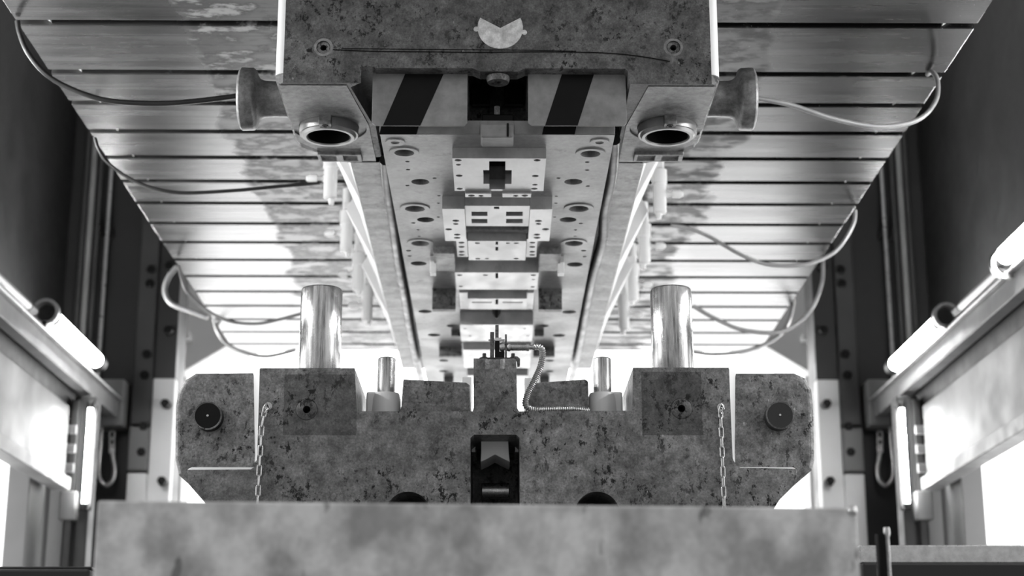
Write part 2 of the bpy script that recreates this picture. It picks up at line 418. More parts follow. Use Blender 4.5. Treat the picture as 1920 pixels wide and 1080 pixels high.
# loose black wire stretched across the face
wp = [W(x, y, YF - .0015) for x, y in ((624, 93), (700, 96), (800, 97), (900, 98), (1000, 97), (1100, 98), (1160, 101), (1210, 107), (1256, 115))]
obj('wire', tube(smooth_path(wp, 4), .0009, 6), 'black', ud)
wp = [W(x, y, YF - .0012) for x, y in ((640, 91), (760, 92), (880, 93), (1000, 94), (1080, 96))]
obj('wire', tube(smooth_path(wp, 4), .0006, 6), 'black', ud)
# boss with eye hole over the middle opening
e = W(934, 137, YF)
obj('eye_boss', lathe((e.x, YF + .022, e.z - .012), (0, 0, 1), [(0, .008), (0, .021), (.006, .023), (.012, .023), (.012, .008)], 32, closed=True), 'upper', ud, smooth=True)
# shoe behind the front bosses: slab and two long rails
obj('shoe_slab', box(-.33, .33, 3.58, 5.75, 2.17, RAM), 'upper', ud)
for s in (-1, 1):
    obj('shoe_rail', box(s * .252, s * .33, 3.56, 5.75, SHOE, 2.2), 'upper_bare', ud, .003)
    # tapering gusset webs down the flank
    y = 3.63; k = 0
    while y < 5.5:
        L = (.20, .26)[k % 2]; o_ = (.055, .085)[k % 2]
        A, B, C = Vector((s * .331, y, SHOE + .002)), Vector((s * .331, y + L, SHOE + .004)), Vector((s * (.331 + o_), y - .01, SHOE + .155))
        D, E = Vector((s * .331, y, RAM)), Vector((s * .331, y + L, RAM))
        bm = bmesh.new(); vv = [bm.verts.new(p) for p in (A, B, C, D, E)]
        for f in ((0, 1, 2), (0, 2, 3), (2, 4, 3), (1, 4, 2), (0, 3, 4, 1)): bm.faces.new([vv[i] for i in f])
        bmesh.ops.recalc_face_normals(bm, faces=bm.faces)
        obj('gusset', bm, 'white', ud, .002); y += L + .05; k += 1
# die plate with its guide holes
holes = [(758, 285, 18), (1107, 287, 18), (788, 341, 17), (1075, 341, 17), (778, 390, 17), (1085, 390, 17), (798, 412, 16), (1065, 412, 16),
         (788, 455, 16), (1076, 455, 16), (785, 494, 15), (1078, 496, 15), (797, 584, 13), (1067, 585, 13), (848, 611, 11), (1018, 611, 11), (814, 628, 12), (1048, 629, 12),
         (832, 676, 9), (1030, 676, 9), (832, 696, 9), (1030, 696, 9),
         (764, 303, 4), (765, 318, 4), (764, 348, 4), (815, 334, 4), (1047, 334, 4), (1101, 304, 4), (1101, 319, 4), (1102, 349, 4), (775, 418, 4), (822, 407, 3), (822, 381, 3), (823, 367, 3),
         (1043, 368, 3), (1042, 381, 3), (1040, 407, 3), (1089, 419, 4), (784, 431, 3), (786, 443, 3), (1079, 431, 3), (1078, 443, 3), (766, 470, 5), (1094, 470, 5), (768, 480, 4), (1096, 481, 4), (731, 264, 5), (1129, 264, 5)]
PW0, PW1, PY0, PY1 = -.236, .236, 3.20, 5.62
cut = []
zz_ = W(930, 297, G(930, 277, PLATE).y).z
for (q0, q1, r0, r1) in ((917, 947, 302.5, 355), (906, 959, 319, 345)):       # cross-shaped pocket runs on through the plate
    p0, p1 = G(q0, r0, zz_), G(q1, r1, zz_); cut.append(box(p0.x, p1.x, p0.y, p1.y, PLATE - .02, PLATE + .06))
for (px, py, r) in holes:
    p = G(px, py, PLATE); cut.append(plaincyl((p.x, p.y, PLATE - .02), (p.x, p.y, PLATE + .05), S(r, p), 24))
obj('die_plate', box(PW0, PW1, PY0, PY1, PLATE, PLATE + .030), 'plate', ud, .0015, cut=cut)
for (px, py, r) in holes[:12]:
    if (px, py) in ((788, 341), (1075, 341), (798, 412), (1065, 412), (785, 494), (1078, 496)): continue
    p = G(px, py, PLATE); r0, r1 = S(18.5 if py < 400 else 17, p), S(28 if py < 400 else 25, p)
    obj('guide_ring', lathe((p.x, p.y, PLATE - .0022), (0, 0, 1), [(0, r0), (0, r1 - .0008), (.0008, r1), (.006, r1), (.006, r0)], 40, closed=True), 'plate', ud, smooth=True)
for px in (741, 1124):
    p = G(px, 266, PLATE)
    obj('washer', lathe((p.x, p.y, PLATE - .002), (0, 0, 1), [(0, S(8, p)), (0, S(18, p)), (.003, S(18.5, p)), (.003, S(8, p))], 32, closed=True), 'plate', ud, smooth=True)
obj('backing_block', box(PW0, PW1, 3.46, PY1, PLATE + .030, 2.18), 'black', ud)  # coloured black to paint the shade inside the middle opening
for x0, x1 in ((884, 919), (945, 982)):
    a, b_ = W(x0, 156, 3.44), W(x1, 198, 3.44); obj('backing_plate', box(a.x, b_.x, 3.44, 3.465, b_.z, a.z), 'bolt', ud, .002)
p = W(932, 200, 3.26); q = W(932, 218, 3.26)
obj('pin', cyl((p.x, 3.26, q.z), (p.x, 3.26, p.z), .006), 'alu', ud, smooth=True)
a, b_ = W(903, 215, 3.22), W(964, 231, 3.22); obj('cross_bar', box(a.x, b_.x, 3.215, 3.28, b_.z, a.z), 'black', ud, .003)
a, b_ = W(901, 231, 3.18), W(963, 257, 3.18); kb = obj('key_block', box(a.x, b_.x, 3.18, 3.24, b_.z, a.z), 'stripegrey', ud, .004)
q0, q1 = W(950, 231, 3.179), W(954, 256, 3.179); obj('saw_cut', box(q0.x, q1.x, 3.1785, 3.19, q1.z, q0.z), 'black', kb)
# guard plates with hazard stripes
for x0, x1, st in ((699, 876, [(760, 832, 718, 788)]), (990, 1175, [(1054, 1114, 1022, 1083)])):
    Y0 = 3.158
    a, b_ = W(x0, 137, Y0), W(x1, 236, Y0)
    gp = obj('guard_plate', prism([(a.x, a.z), (b_.x, a.z), (b_.x, b_.z + .006), (b_.x - .006, b_.z), (a.x + .008, b_.z), (a.x, b_.z + .006)], Y0, Y0 + .004), 'stripegrey', ud, .0008)
    for (t0, t1, l0, l1) in st:
        pp = [W(t0, 138, Y0), W(t1, 138, Y0), W(l1, 235.6, Y0), W(l0, 235.6, Y0)]
        obj('hazard_stripe', prism([(p.x, p.z) for p in pp], Y0 - .0004, Y0 + .001), 'black', gp)
        dx = (l0 - t0) / 98
        y2 = PY0 - .0025
        pp = [W(l0 + dx * 3, 231, y2), W(l1 + dx * 3, 231, y2), W(l1 + dx * 17, 252, y2), W(l0 + dx * 17, 252, y2)]
        obj('hazard_stripe', prism([(p.x, p.z) for p in pp], y2, PY0 - .001), 'black', ud)
fp0, fp1 = W(712, 231, PY0), W(1153, 253, PY0)
for x0, x1 in ((712, 900), (964, 1153)):
    a, b_ = W(x0, 231, PY0), W(x1, 253, PY0); obj('front_strip', box(a.x, b_.x, PY0 - .002, PY0 + .012, PLATE + .001, a.z + .004), 'stripegrey', ud, .001)

def insert(name, x0, x1, ya, yb, yc, mat='insert', hl=(), pk=(), depth=.06, face=None):
    """block under the die plate: front face ya..yb px, underside yb..yc px"""
    Y = G(930, ya, PLATE).y; zb = W(930, yb, Y).z
    a, b_ = W(x0, yb, Y), W(x1, yb, Y); Yb = G(930, yc, zb).y
    cut = []
    for (px, py, r) in hl:
        p = G(px, py, zb); cut.append(plaincyl((p.x, p.y, zb - .01), (p.x, p.y, zb + depth), S(r, p), 18))
    for (q0, q1, r0, r1) in pk:
        p0, p1 = G(q0, r0, zb), G(q1, r1, zb); cut.append(box(p0.x, p1.x, p0.y, p1.y, zb - .01, zb + depth))
    o = obj(name, box(a.x, b_.x, Y, Yb, zb, PLATE + .001), mat, ud, .0012, cut=cut or None)
    return o, zb, Y
insert('die_insert', 848, 1024, 277, 297, 358, hl=[(859, 300.5, 6.5), (859.5, 309, 5), (861, 329.5, 6.5), (862, 354, 6), (1007, 300.5, 6.5), (1004, 330, 6.5), (1003, 346.5, 5), (1002, 354, 6)],
       pk=[(917, 947, 302.5, 355), (906, 959, 319, 345)])
_, Z1, Y1 = insert('insert_tab', 872, 921, 340, 363, 370, hl=[(884, 367, 6), (902, 367.5, 5)])
insert('insert_tab', 942, 996, 340, 363, 370, hl=[(967, 367.5, 5), (984, 367, 6)])
insert('punch_holder', 829, 871, 368, 392, 452, hl=[(854.5, 414, 6.5), (854.5, 420, 5), (841, 430, 6.5), (857, 440, 6), (857, 446, 6)])
insert('punch_holder', 994, 1036, 368, 392, 452, hl=[(1009.5, 414.5, 6.5), (1009.5, 420, 5), (1023, 430, 6.5), (1007, 440, 6), (1007, 446, 6)])
insert('stripper_pad', 871.5, 993.5, 368.2, 386, 424, pk=[(884, 914, 397, 405), (884, 914, 410.5, 418.5), (949, 980, 397, 405), (949, 980, 410.5, 418.5), (926, 936, 387.5, 392)])
insert('stripper_pad', 874, 990, 424.5, 431, 436, 'upper_bare')
insert('die_insert', 877, 987, 431, 452, 488, hl=[(895, 456, 5), (952, 456, 4), (968, 456, 5), (896, 485, 5), (913, 485, 4), (968, 485, 5)], pk=[(929, 934, 453, 459), (929, 934, 463, 470)])
for x0, x1 in ((855, 876), (988, 1008)):
    insert('side_post', x0, x1, 433, 448, 482, hl=[((x0 + x1) / 2, y, 5.5) for y in (455, 463, 472, 478)])
insert('die_insert', 853, 1010, 488, 511, 543, hl=[(862, 516, 5), (910, 516, 5), (1000, 516, 5), (1000, 524, 3), (864, 537, 4), (999, 538, 4)], pk=[(929, 934, 512, 522)])
insert('die_insert', 877, 988, 545, 560, 580, pk=[(885, 922, 566, 568), (942, 980, 566, 568), (929, 934, 561, 571)])
for x0, x1 in ((861, 877), (988, 1001)): insert('side_post', x0, x1, 538, 549, 580)
insert('die_insert', 862, 1000, 585, 609, 640, hl=[(872, 616, 3), (882, 630, 3), (984, 616, 3), (990, 630, 3)])
obj('pilot_punch', lathe((G(931, 592, 1.98).x, G(931, 584, 1.98).y - .01, PLATE - .03), (0, 0, 1), [(0, .004), (.015, .012), (.032, .014)], 20), 'black', ud, smooth=True)
insert('die_insert', 868, 996, 641, 656, 690)
insert('die_insert', 876, 990, 692, 704, 720)
for x0, x1, c0, c1 in ((812, 852, 806, 817), (1012, 1052, 1046, 1058)):
    insert('cam_block', x0, x1, 462, 476, 508, 'upper_bare')
    insert('cam_spring', c0, c1, 480, 512, 518, 'white')
    insert('cam_driver', (x0 + x1) / 2 - 22, (x0 + x1) / 2 + 22, 541, 580, 585, 'upper')
for x0, x1 in ((823, 866), (1000, 1040)): insert('stop_block', x0, x1, 650, 668, 671, 'upper')
for x0, x1 in ((846, 864), (1002, 1020)): insert('stop_block', x0, x1, 618, 630, 632, 'upper')
for x0, x1 in ((832, 850), (1012, 1030)): insert('stop_block', x0, x1, 706, 718, 720, 'upper')
# black hoses in the gap beside the die plate
for s, pts in ((-1, ((722, 300), (728, 360), (737, 420), (745, 480), (760, 560), (768, 610), (780, 670), (790, 712))), (1, ((1152, 262), (1147, 330), (1134, 390), (1130, 450), (1110, 520), (1098, 580), (1085, 650), (1072, 712)))):
    path = smooth_path([G(x, y, SHOE - .012) for x, y in pts], 8)
    obj('hose', tube(path, .0130, 10), 'rubber', ud, smooth=True)

# ------------------------------------------------------------------ hydraulic clamps between shoe and ram
ordn = ['nearest', 'second', 'third', 'fourth', 'fifth']
for s, nm in ((-1, 'left'), (1, 'right')):
    for k, Y in enumerate((4.28, 4.78, 5.22, 5.62)):
        if s > 0: Y += .12
        X = s * .445
        c = thing('hydraulic_clamp', (X, Y, 2.2), '%s bright hydraulic clamp along the %s flank of the upper die' % (ordn[k], nm), 'clamp', 'clamps along the upper die')
        obj('cylinder', lathe((X, Y, 2.205), (0, 0, 1), [(0, .014), (.004, .018), (.085, .018), (.085, .021), (.125, .021), (.13, .014), (RAM - 2.205, .014)], 24), 'white', c, smooth=True)
        obj('clamp_foot', box(X - s * .07, X + s * .01, Y - .015, Y + .015, 2.33, 2.355), 'white', c, .003)
        obj('hose_fitting', lathe((X + s * .01, Y, 2.262), (s, 0, 0), [(0, .009), (.012, .009), (.012, .006), (.025, .006), (.025, .012), (.045, .012), (.055, .006)], 16), 'white', c, smooth=True)
        obj('bleed_screw', lathe((X - s * .004, Y, 2.19), (0, 0, 1), [(0, .007), (.012, .009), (.02, .006)], 14), 'white', c, smooth=True)

# ------------------------------------------------------------------ hoses from the ram edge
def cable(pts, Y0, Y1, r, mat, label):
    n = len(pts); P = [W(x, y, Y0 + (Y1 - Y0) * i / (n - 1)) for i, (x, y) in enumerate(pts)]
    for p in P: p.z = min(p.z, RAM - r - .001) if abs(p.x) < XR + .01 else p.z
    tag(obj('hose', tube(smooth_path(P, 8), r, 10), mat, smooth=True), label, 'hose', 'hoses hanging below the ram')
cable([(33, 34), (37, 62), (52, 98), (85, 138), (130, 165), (200, 188), (300, 194), (390, 187), (470, 176)], 3.56, 3.62, .0062, 'rubber', 'thick black hose hanging from left ram corner to the trunnion')
cable([(178, 258), (185, 280), (205, 308), (260, 343), (330, 361), (430, 358), (520, 350), (600, 343)], 4.24, 4.28, .005, 'rubber', 'black hose hanging along left ram edge to nearest clamp')
cable([(335, 498), (342, 525), (352, 548), (385, 580), (430, 602), (480, 607), (520, 600), (566, 588)], 5.55, 5.6, .0062, 'cablegrey', 'pale hose hanging at left behind the tall guide pillar')
cable([(332, 500), (316, 520), (309, 545), (320, 568), (350, 581), (390, 584)], 6.3, 6.3, .010, 'cablegrey', 'grey looped hose on the far left edge of the ram')
cable([(401, 598), (408, 622), (424, 644), (455, 660), (500, 668), (555, 656)], 6.5, 6.5, .0085, 'cablegrey', 'rearmost pale hose sagging under left end of the ram')
cable([(1737, 110), (1748, 135), (1758, 152), (1756, 185), (1735, 215), (1700, 232), (1640, 237), (1560, 222), (1480, 196), (1395, 180)], 3.86, 3.62, .0058, 'cablegrey', 'grey hose curving from right ram corner to the trunnion')
cable([(1603, 392), (1600, 420), (1575, 462), (1545, 484), (1500, 497), (1440, 496), (1390, 478), (1330, 444), (1290, 428), (1258, 423)], 4.95, 4.86, .0062, 'cablegrey', 'grey hose sagging below right ram edge to second clamp')
cable([(1543, 488), (1541, 530), (1522, 578), (1490, 610), (1450, 624), (1390, 618), (1340, 597), (1300, 574)], 5.6, 5.5, .0075, 'cablegrey', 'long grey hose hanging at right behind the tall guide pillar')
cable([(1488, 562), (1480, 600), (1455, 634), (1400, 658), (1340, 664), (1300, 660)], 6.2, 6.1, .008, 'cablegrey', 'rearmost grey hose sagging under right end of the ram')

# ------------------------------------------------------------------ press bed and lower die
bed = thing('press_bed', (0, 4.6, 0), 'heavy dark press bed carrying the lower die', 'press bed')
obj('bolster', box(-.85, .85, 2.95, 6.2, .80, BED), 'grey', bed, .006)
obj('bed_body', box(-.72, .72, 3.05, 6.1, 0, .80), 'dark', bed, .01)

ld = thing('lower_die', (0, YF, BED), 'lower half of the die set with pillars on cast iron base', 'stamping die')
def w2(pts, Y): return [(W(x, y, Y).x, W(x, y, Y).z) for x, y in pts]
left_b, right_b = W(412, 1000, YF).x, W(1440, 1000, YF).x
prof = w2([(487, 690), (665, 690), (669, 771), (886, 771), (888, 765), (888, 672), (968, 672), (970, 765), (973, 771), (1186, 770), (1187, 689), (1367, 689), (1373, 858), (1378, 870), (1388, 877), (1494, 879), (1492, 905), (1462, 937), (1446, 962)], YF)
prof += [(right_b, BED), (left_b, BED)] + w2([(402, 962), (380, 938), (352, 906), (352, 881), (470, 880), (480, 874), (484, 862)], YF)
cut = []
wpts = w2([(889, 815), (968, 815), (974, 821), (975, 1000), (882, 1000), (882, 821)], YF)
cut.append(prism(wpts, YF - .02, 3.42))
for (px, py, r) in ((765, 964, 42), (1120, 964, 42)):
    p = W(px, py, YF); cut.append(plaincyl((p.x, YF - .02, p.z), (p.x, 3.40, p.z), S(r, p), 40))
for (px, py) in ((575, 768), (1278, 766)):
    p = W(px, py, YF); cut.append(plaincyl((p.x, YF - .02, p.z), (p.x, YF + .05, p.z), S(7, p), 20)); cut.append(plaincyl((p.x, YF - .02, p.z), (p.x, YF + .003, p.z), S(20, p), 32))
cc = W(930, 672, YF)
cut.append(plaincyl((cc.x - .002, YF - .018, cc.z - .020), (cc.x - .002, YF - .018, cc.z + .05), .026, 32))
body = prism(prof, YF, YF + .44)
# keep the centre post slim: cut the back of it away
zs = W(930, 770, YF).z
cut.append(box(W(880, 700, YF).x, W(980, 700, YF).x, YF + .085, YF + .5, zs + .002, zs + .3))
obj('body', body, 'lower', ld, .006, cut=cut, seg=3)
obj('die_shoe', box(-.50, .50, YF + .43, 5.7, BED, 1.32), 'lower', ld, .004)
obj('lower_die_plate', box(-.236, .236, 3.62, 5.6, 1.32, 1.38), 'plate', ld, .002)
for (px, py) in ((575, 768), (1278, 766)):
    p = W(px, py, YF)
    obj('boss_ring', lathe((p.x, YF - .001, p.z), (0, 1, 0), [(0, S(7, p)), (0, S(18, p)), (.001, S(19.4, p)), (.004, S(19.4, p)), (.004, S(7, p))], 40, closed=True), 'lower', ld, smooth=True)
# recessed ears with their rubber stops
for pts, dpx, cap in (([(327, 860), (328, 760), (333, 735), (345, 712), (366, 699), (500, 697), (500, 885), (420, 960), (400, 958), (352, 906), (334, 890)], (390, 780), 'black'),
                      ([(1350, 698), (1490, 698), (1512, 708), (1523, 728), (1527, 760), (1529, 860), (1524, 880), (1494, 906), (1462, 937), (1446, 962), (1350, 885)], (1462, 779), 'rubber')):
    YE = YF + .045
    obj('ear_block', prism(w2(pts, YE), YE, YF + .40), 'lower', ld, .012, seg=4)
    p = W(dpx[0], dpx[1], YE - .02); r = S(26, p)
    d = obj('stop_disc', lathe((p.x, YE - .024, p.z), (0, 1, 0), [(0, r - .002), (.002, r), (.026, r)], 44), cap, ld, smooth=True)
    obj('centre_pin', cyl((p.x, YE - .0255, p.z), (p.x, YE - .02, p.z), .0022, 12), 'galv', d)
    obj('stop_rim', lathe((p.x, YE - .0245, p.z), (0, 1, 0), [(0, r - .0025), (0, r + .0004), (.003, r + .0006), (.003, r - .0025)], 44, closed=True), 'upper', d, smooth=True)
# drafted flanks between the towers and the ears, side daylight painted in white
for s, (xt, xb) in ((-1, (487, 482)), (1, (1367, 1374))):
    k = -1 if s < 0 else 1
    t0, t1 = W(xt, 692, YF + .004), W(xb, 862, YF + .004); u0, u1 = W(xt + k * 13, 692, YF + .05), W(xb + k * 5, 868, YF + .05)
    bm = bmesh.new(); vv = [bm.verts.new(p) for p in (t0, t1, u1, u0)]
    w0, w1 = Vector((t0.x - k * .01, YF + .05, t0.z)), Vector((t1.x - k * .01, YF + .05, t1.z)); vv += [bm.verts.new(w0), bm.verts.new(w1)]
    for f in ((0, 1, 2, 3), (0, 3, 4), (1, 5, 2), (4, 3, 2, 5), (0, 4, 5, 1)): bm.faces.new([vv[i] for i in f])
    bmesh.ops.recalc_face_normals(bm, faces=bm.faces); obj('lit_flank', bm, 'white', ld)
for x0, x1, k in ((352, 474, -1), (1384, 1494, 1)):  # white strips along the ledges below the ears: painted rim of light
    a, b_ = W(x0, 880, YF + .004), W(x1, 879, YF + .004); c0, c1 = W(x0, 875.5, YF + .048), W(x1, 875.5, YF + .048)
    obj('lit_ledge', prism([(a.y, a.z), (c0.y, c0.z), (c0.y, a.z - .01), (a.y, a.z - .006)], a.x, b_.x, 'X'), 'white', ld)
# pillars
ztop = W(930, 690, YF).z
for px in (602, 1259):
    p = W(px, 600, 3.365); zt = W(px, 532, 3.365 - .042).z
    obj('guide_pillar', lathe((p.x, 3.365, ztop - .03), (0, 0, 1), [(0, .037), (.045, .037), (.046, .0385), (.052, .0425), (zt - ztop + .03 - .005, .0425), (zt - ztop + .03 - .001, .040), (zt - ztop + .03, .036)], 56), 'pillar', ld, smooth=True)
zstep = W(930, 771, YF).z
for px, sx in ((725, -1), (1129, 1)):
    Y = 3.30; p = W(px, 700, Y); zt = W(px, 668, Y - .02).z; zb = W(px, 733, Y - .03).z
    obj('guide_post', lathe((p.x, Y, zb - .03), (0, 0, 1), [(0, .0185), (zt - zb + .028, .0185), (zt - zb + .03, .0165)], 36), 'pillar', ld, smooth=True)
    bs = lathe((p.x, Y, zstep - .03), (0, 0, 1), [(0, .034), (zb - zstep + .018, .029), (zb - zstep + .03, .026)], 36)
    obj('post_boss', bs, 'white', ld, smooth=True)
    q = W(px + sx * 22, 733, Y)
    obj('boss_lug', box(p.x, q.x + sx * .016, Y - .015, Y + .03, zstep - .01, q.z - .004), 'white', ld, .004)
for pts in ([(756, 711), (874, 717), (881, 722), (883, 775), (751, 775)], [(1000, 718), (1098, 711), (1103, 715), (1105, 775), (984, 775)]):
    obj('wear_plate', prism(w2(pts, 3.26), 3.26, 3.30), 'lower', ld, .002)
for x0, x1, y0 in ((866, 884, 706), (983, 1000, 708)):
    a, b_ = W(x0, y0, 3.42), W(x1, 775, 3.42); obj('spacer_block', box(a.x, b_.x, 3.42, 3.46, b_.z, a.z), 'white', ld, .003)
# what shows inside the middle window
vb = w2([(902, 822), (953, 822), (954, 846), (956, 866), (943, 860), (928, 852), (914, 860), (901, 866), (902, 846)], 3.20)
obj('vee_block', prism(vb, 3.20, 3.30), 'white', ld, .0015)
p = W(929, 921, 3.33); obj('roller', cyl((p.x - .028, 3.33, p.z), (p.x + .028, 3.33, p.z), S(15, p), 28), 'galv', ld, smooth=True)
for px in (888, 969):
    a, b_ = W(px - 5, 824, 3.26), W(px + 5, 848, 3.26); obj('side_gib', box(a.x, b_.x, 3.26, 3.4, b_.z, a.z), 'galv', ld, .002)
for px, tilt in ((768, 12), (1092, 0), (1102, 0)):
    p, q = W(px, 1000, 3.30), W(px + tilt * 2, 925, 3.30); obj('lift_rod', cyl(p, q, .0028, 10), 'galv', ld, smooth=True)
# dark lift pad against the bolster, just above the foreground plate
obj('locating_key', box(-.06, .06, YF - .0, YF + .02, BED - .0, BED + .02), 'bolt', ld, .002)

# ------------------------------------------------------------------ chains on the lower die
def oval(L, w, n=9):
    pts = []; h = L / 2 - w / 2
    for k in range(n): a = math.pi * k / (n - 1); pts.append(Vector((w / 2 * math.cos(a), 0, h + w / 2 * math.sin(a))))
    for k in range(n): a = math.pi + math.pi * k / (n - 1); pts.append(Vector((w / 2 * math.cos(a), 0, -h + w / 2 * math.sin(a))))
    return pts
lm = bpy.data.meshes.new('link'); b_ = tube(oval(.0215, .0076), .00125, 7, closed=True); b_.to_mesh(lm); b_.free(); lm.materials.append(M['galv'])
for f in lm.polygons: f.use_smooth = True
for (ex, ey), path, label in (((503, 762), ((496, 772), (491, 800), (488, 850), (485, 900), (482, 960)), 'short steel link chain hanging from the left tower of the lower die'),
                              ((1352, 764), ((1351, 774), (1352, 800), (1354, 850), (1356, 900), (1358, 960)), 'short steel link chain hanging from the right tower of the lower die')):
    e = W(ex, ey, YF - .004)
    ch = thing('chain', e, label, 'chain', 'chains on the lower die')
    obj('eye_bolt', lathe((e.x, YF + .012, e.z), (0, -1, 0), [(0, .0045), (.012, .0045), (.012, .0075), (.018, .0075), (.018, .0035), (.010, .0035)], 20), 'galv', ch, smooth=True)
    P = smooth_path([W(x, y, YF - .006) for x, y in path], 12); acc = 0; nxt = 0; k = 0
    rp = [e + Vector((0, -.008, .006)), e + Vector((-.006 if ex < 900 else -.004, -.010, -.002)), P[0] + Vector((0, -.003, -.002)), P[0] + Vector((.004, -.001, .003)), e + Vector((.004, -.009, -.004))]
    obj('ring', tube(smooth_path(rp + rp[:1], 5)[:-1], .0013, 7, closed=True), 'galv', ch, smooth=True)
    for i in range(len(P) - 1):
        d = P[i + 1] - P[i]; L = d.length
        while nxt <= acc + L:
            q = P[i] + d * ((nxt - acc) / L)
            o = bpy.data.objects.new('link', lm); COL.objects.link(o); o.parent = ch
            zax = -d.normalized(); xax = Vector((0, 1, 0)) if k % 2 else Vector((1, 0, 0))
            rot = Matrix.Rotation(.35 if k % 2 else .25, 3, zax); xax = rot @ xax
            xax = (xax - zax * xax.dot(zax)).normalized(); yax = zax.cross(xax)
            mt = Matrix((xax, yax, zax)).transposed().to_4x4(); mt.translation = q - e; o.matrix_local = mt
            nxt += .0186; k += 1
        acc += L

# ------------------------------------------------------------------ sensor on the centre post
SY = 3.165
sn = thing('proximity_sensor', W(930, 672, SY), 'small sensor with lever bracket on top of the centre post', 'sensor')
zp = W(930, 672, YF).z
def sb(nm, x0, x1, y0, y1, mat, d0=-.008, d1=.008, bev=.0008):
    a, b_ = W(x0, y0, SY), W(x1, y1, SY); return obj(nm, box(a.x, b_.x, SY + d0, SY + d1, min(b_.z, a.z), max(a.z, b_.z)), mat, sn, bev)
a, b_ = W(899, 668, SY), W(968, 668, SY)
obj('base_plate', box(a.x, b_.x, SY - .014, SY + .02, zp, zp + .0075), 'bolt', sn, .001)
sb('side_plate', 919, 926.5, 624, 674, 'upper'); sb('lever', 928.5, 935, 610, 640, 'upper', -.004, .004)
sb('pivot', 927.5, 940, 634.5, 641, 'galv'); sb('clevis', 928, 936.5, 641, 674, 'black', -.006, .006); sb('stop', 936.5, 946, 660, 674, 'black', -.006, .006)
sb('side_plate', 946.8, 950.4, 628.5, 674, 'upper'); sb('pivot_pin', 916, 946, 636, 640, 'galv', -.002, .002)
for px in (908, 962):
    p = W(px, 664, SY - .002); obj('cap_screw', lathe((p.x, SY - .004, zp + .007), (0, 0, 1), [(0, .006), (.003, .006), (.003, .0038), (.010, .0038), (.0105, .003)], 20), 'bolt', sn, smooth=True)
hk = w2([(958, 667), (970, 669), (975, 673), (975, 686), (970, 687), (969, 676), (958, 672)], SY); obj('cable_hook', prism(hk, SY - .004, SY + .008), 'upper', sn, .0008)
p = W(937, 651, SY)
obj('barrel', lathe(p, (1, 0, 0), [(0, .007), (.004, .009), (.009, .009), (.009, .006), (.013, .006), (.016, .0085), (.020, .0085), (.020, .0068), (.0515, .0068), (.0515, .0075), (.056, .0075), (.056, .0045), (.063, .0045), (.063, .0058), (.0665, .0058), (.0665, .0045), (.074, .0045)], 20), 'galv', sn, smooth=True)
thr = bmesh.new()
for k in range(15): lathe(p + Vector((.0205 + k * .0021, 0, 0)), (1, 0, 0), [(0, .0060), (.0007, .0072), (.0014, .0060)], 16, thr)
obj('thread', thr, 'bolt', sn)
cp = smooth_path([W(x, y, SY - .0) for x, y in ((1002, 651), (1009, 650), (1016, 655), (1017, 668), (1012, 690), (1001, 715), (990, 738), (985, 755), (989, 764), (1000, 768), (1022, 768), (1060, 767), (1082, 767), (1106, 770))], 30)
fine = []; acc = 0.0
for i in range(len(cp) - 1):                           # resample evenly: four rings per corrugation
    d = (cp[i + 1] - cp[i]).length
    while acc <= d: fine.append(cp[i].lerp(cp[i + 1], acc / d)); acc += .0009
    acc -= d
obj('conduit', tube(fine, .006, 12, rad=lambda i: (.0048, .0062, .0066, .0062)[i % 4]), 'galv', sn, smooth=True)

# ------------------------------------------------------------------ foreground
ft = thing('feed_table', (0, 1.98, 0), 'scuffed pale steel plate of the feed table nearest the viewer', 'table')
a, b_ = W(183, 938, 1.9), W(1606, 952, 1.9)
obj('front_plate', prism([(a.x, a.z), (b_.x, b_.z), (b_.x, .72), (a.x, .72)], 1.9, 1.94), 'foreground', ft, .003)
obj('table_box', box(a.x + .01, b_.x - .01, 1.94, 2.35, .75, b_.z - .012), 'grey', ft, .004)
for x in (a.x + .05, b_.x - .05):
    for y in (1.99, 2.30): obj('leg', box(x - .03, x + .03, y - .03, y + .03, 0, .76), 'grey', ft, .003)
q = W(1600, 957, 1.895); obj('corner_screw', lathe((q.x, 1.902, q.z), (0, -1, 0), [(0, .006), (.005, .005), (.008, .002)], 16), 'galv', ft, smooth=True)
# side sills beyond the table
for s, x0, x1, yt, ym, mt, lab in ((-1, -120, 172, 1062, 1068, 'bolt', 'low dark steel sill at left beside the feed table'), (1, 1612, 2060, 1022, 1056, 'galv', 'low dark sill with scratched bright top strip, right of the feed table')):
    Y = 2.75; c = thing('floor_sill', (0, Y, 0), lab, 'sill')
    a, b_ = W(x0, yt, Y), W(x1, yt, Y); m_ = W(x0, ym, Y); c.location.x = (a.x + b_.x) / 2
    obj('top_strip', prism([(a.x, a.z), (b_.x, b_.z), (b_.x, b_.z - (a.z - m_.z)), (a.x, m_.z)], Y, Y + .05), mt, c, .002)
    obj('beam', box(a.x, b_.x, Y - .012, Y + .09, m_.z - .12, m_.z), 'darker', c, .004)
    obj('foot', box(a.x + .05, a.x + .12, Y + .01, Y + .06, 0, m_.z - .11), 'darker', c, .004); obj('foot', box(b_.x - .12, b_.x - .05, Y + .01, Y + .06, 0, m_.z - .11), 'darker', c, .004)
p = W(1652, 1001, 2.3); r = S(11, p)
rod = thing('stop_rod', (p.x, 2.3, 0), 'upright black rod with bright tip right of the feed table', 'rod')
obj('shaft', cyl((p.x, 2.3, 0), (p.x, 2.3, p.z), r, 24), 'black', rod, smooth=True); obj('rod_tip', lathe((p.x + r * .8, 2.295, .3), (0, 0, 1), [(0, .003), (p.z - .305, .003), (p.z - .3, .005), (p.z - .292, .004)], 12), 'galv', rod, smooth=True)

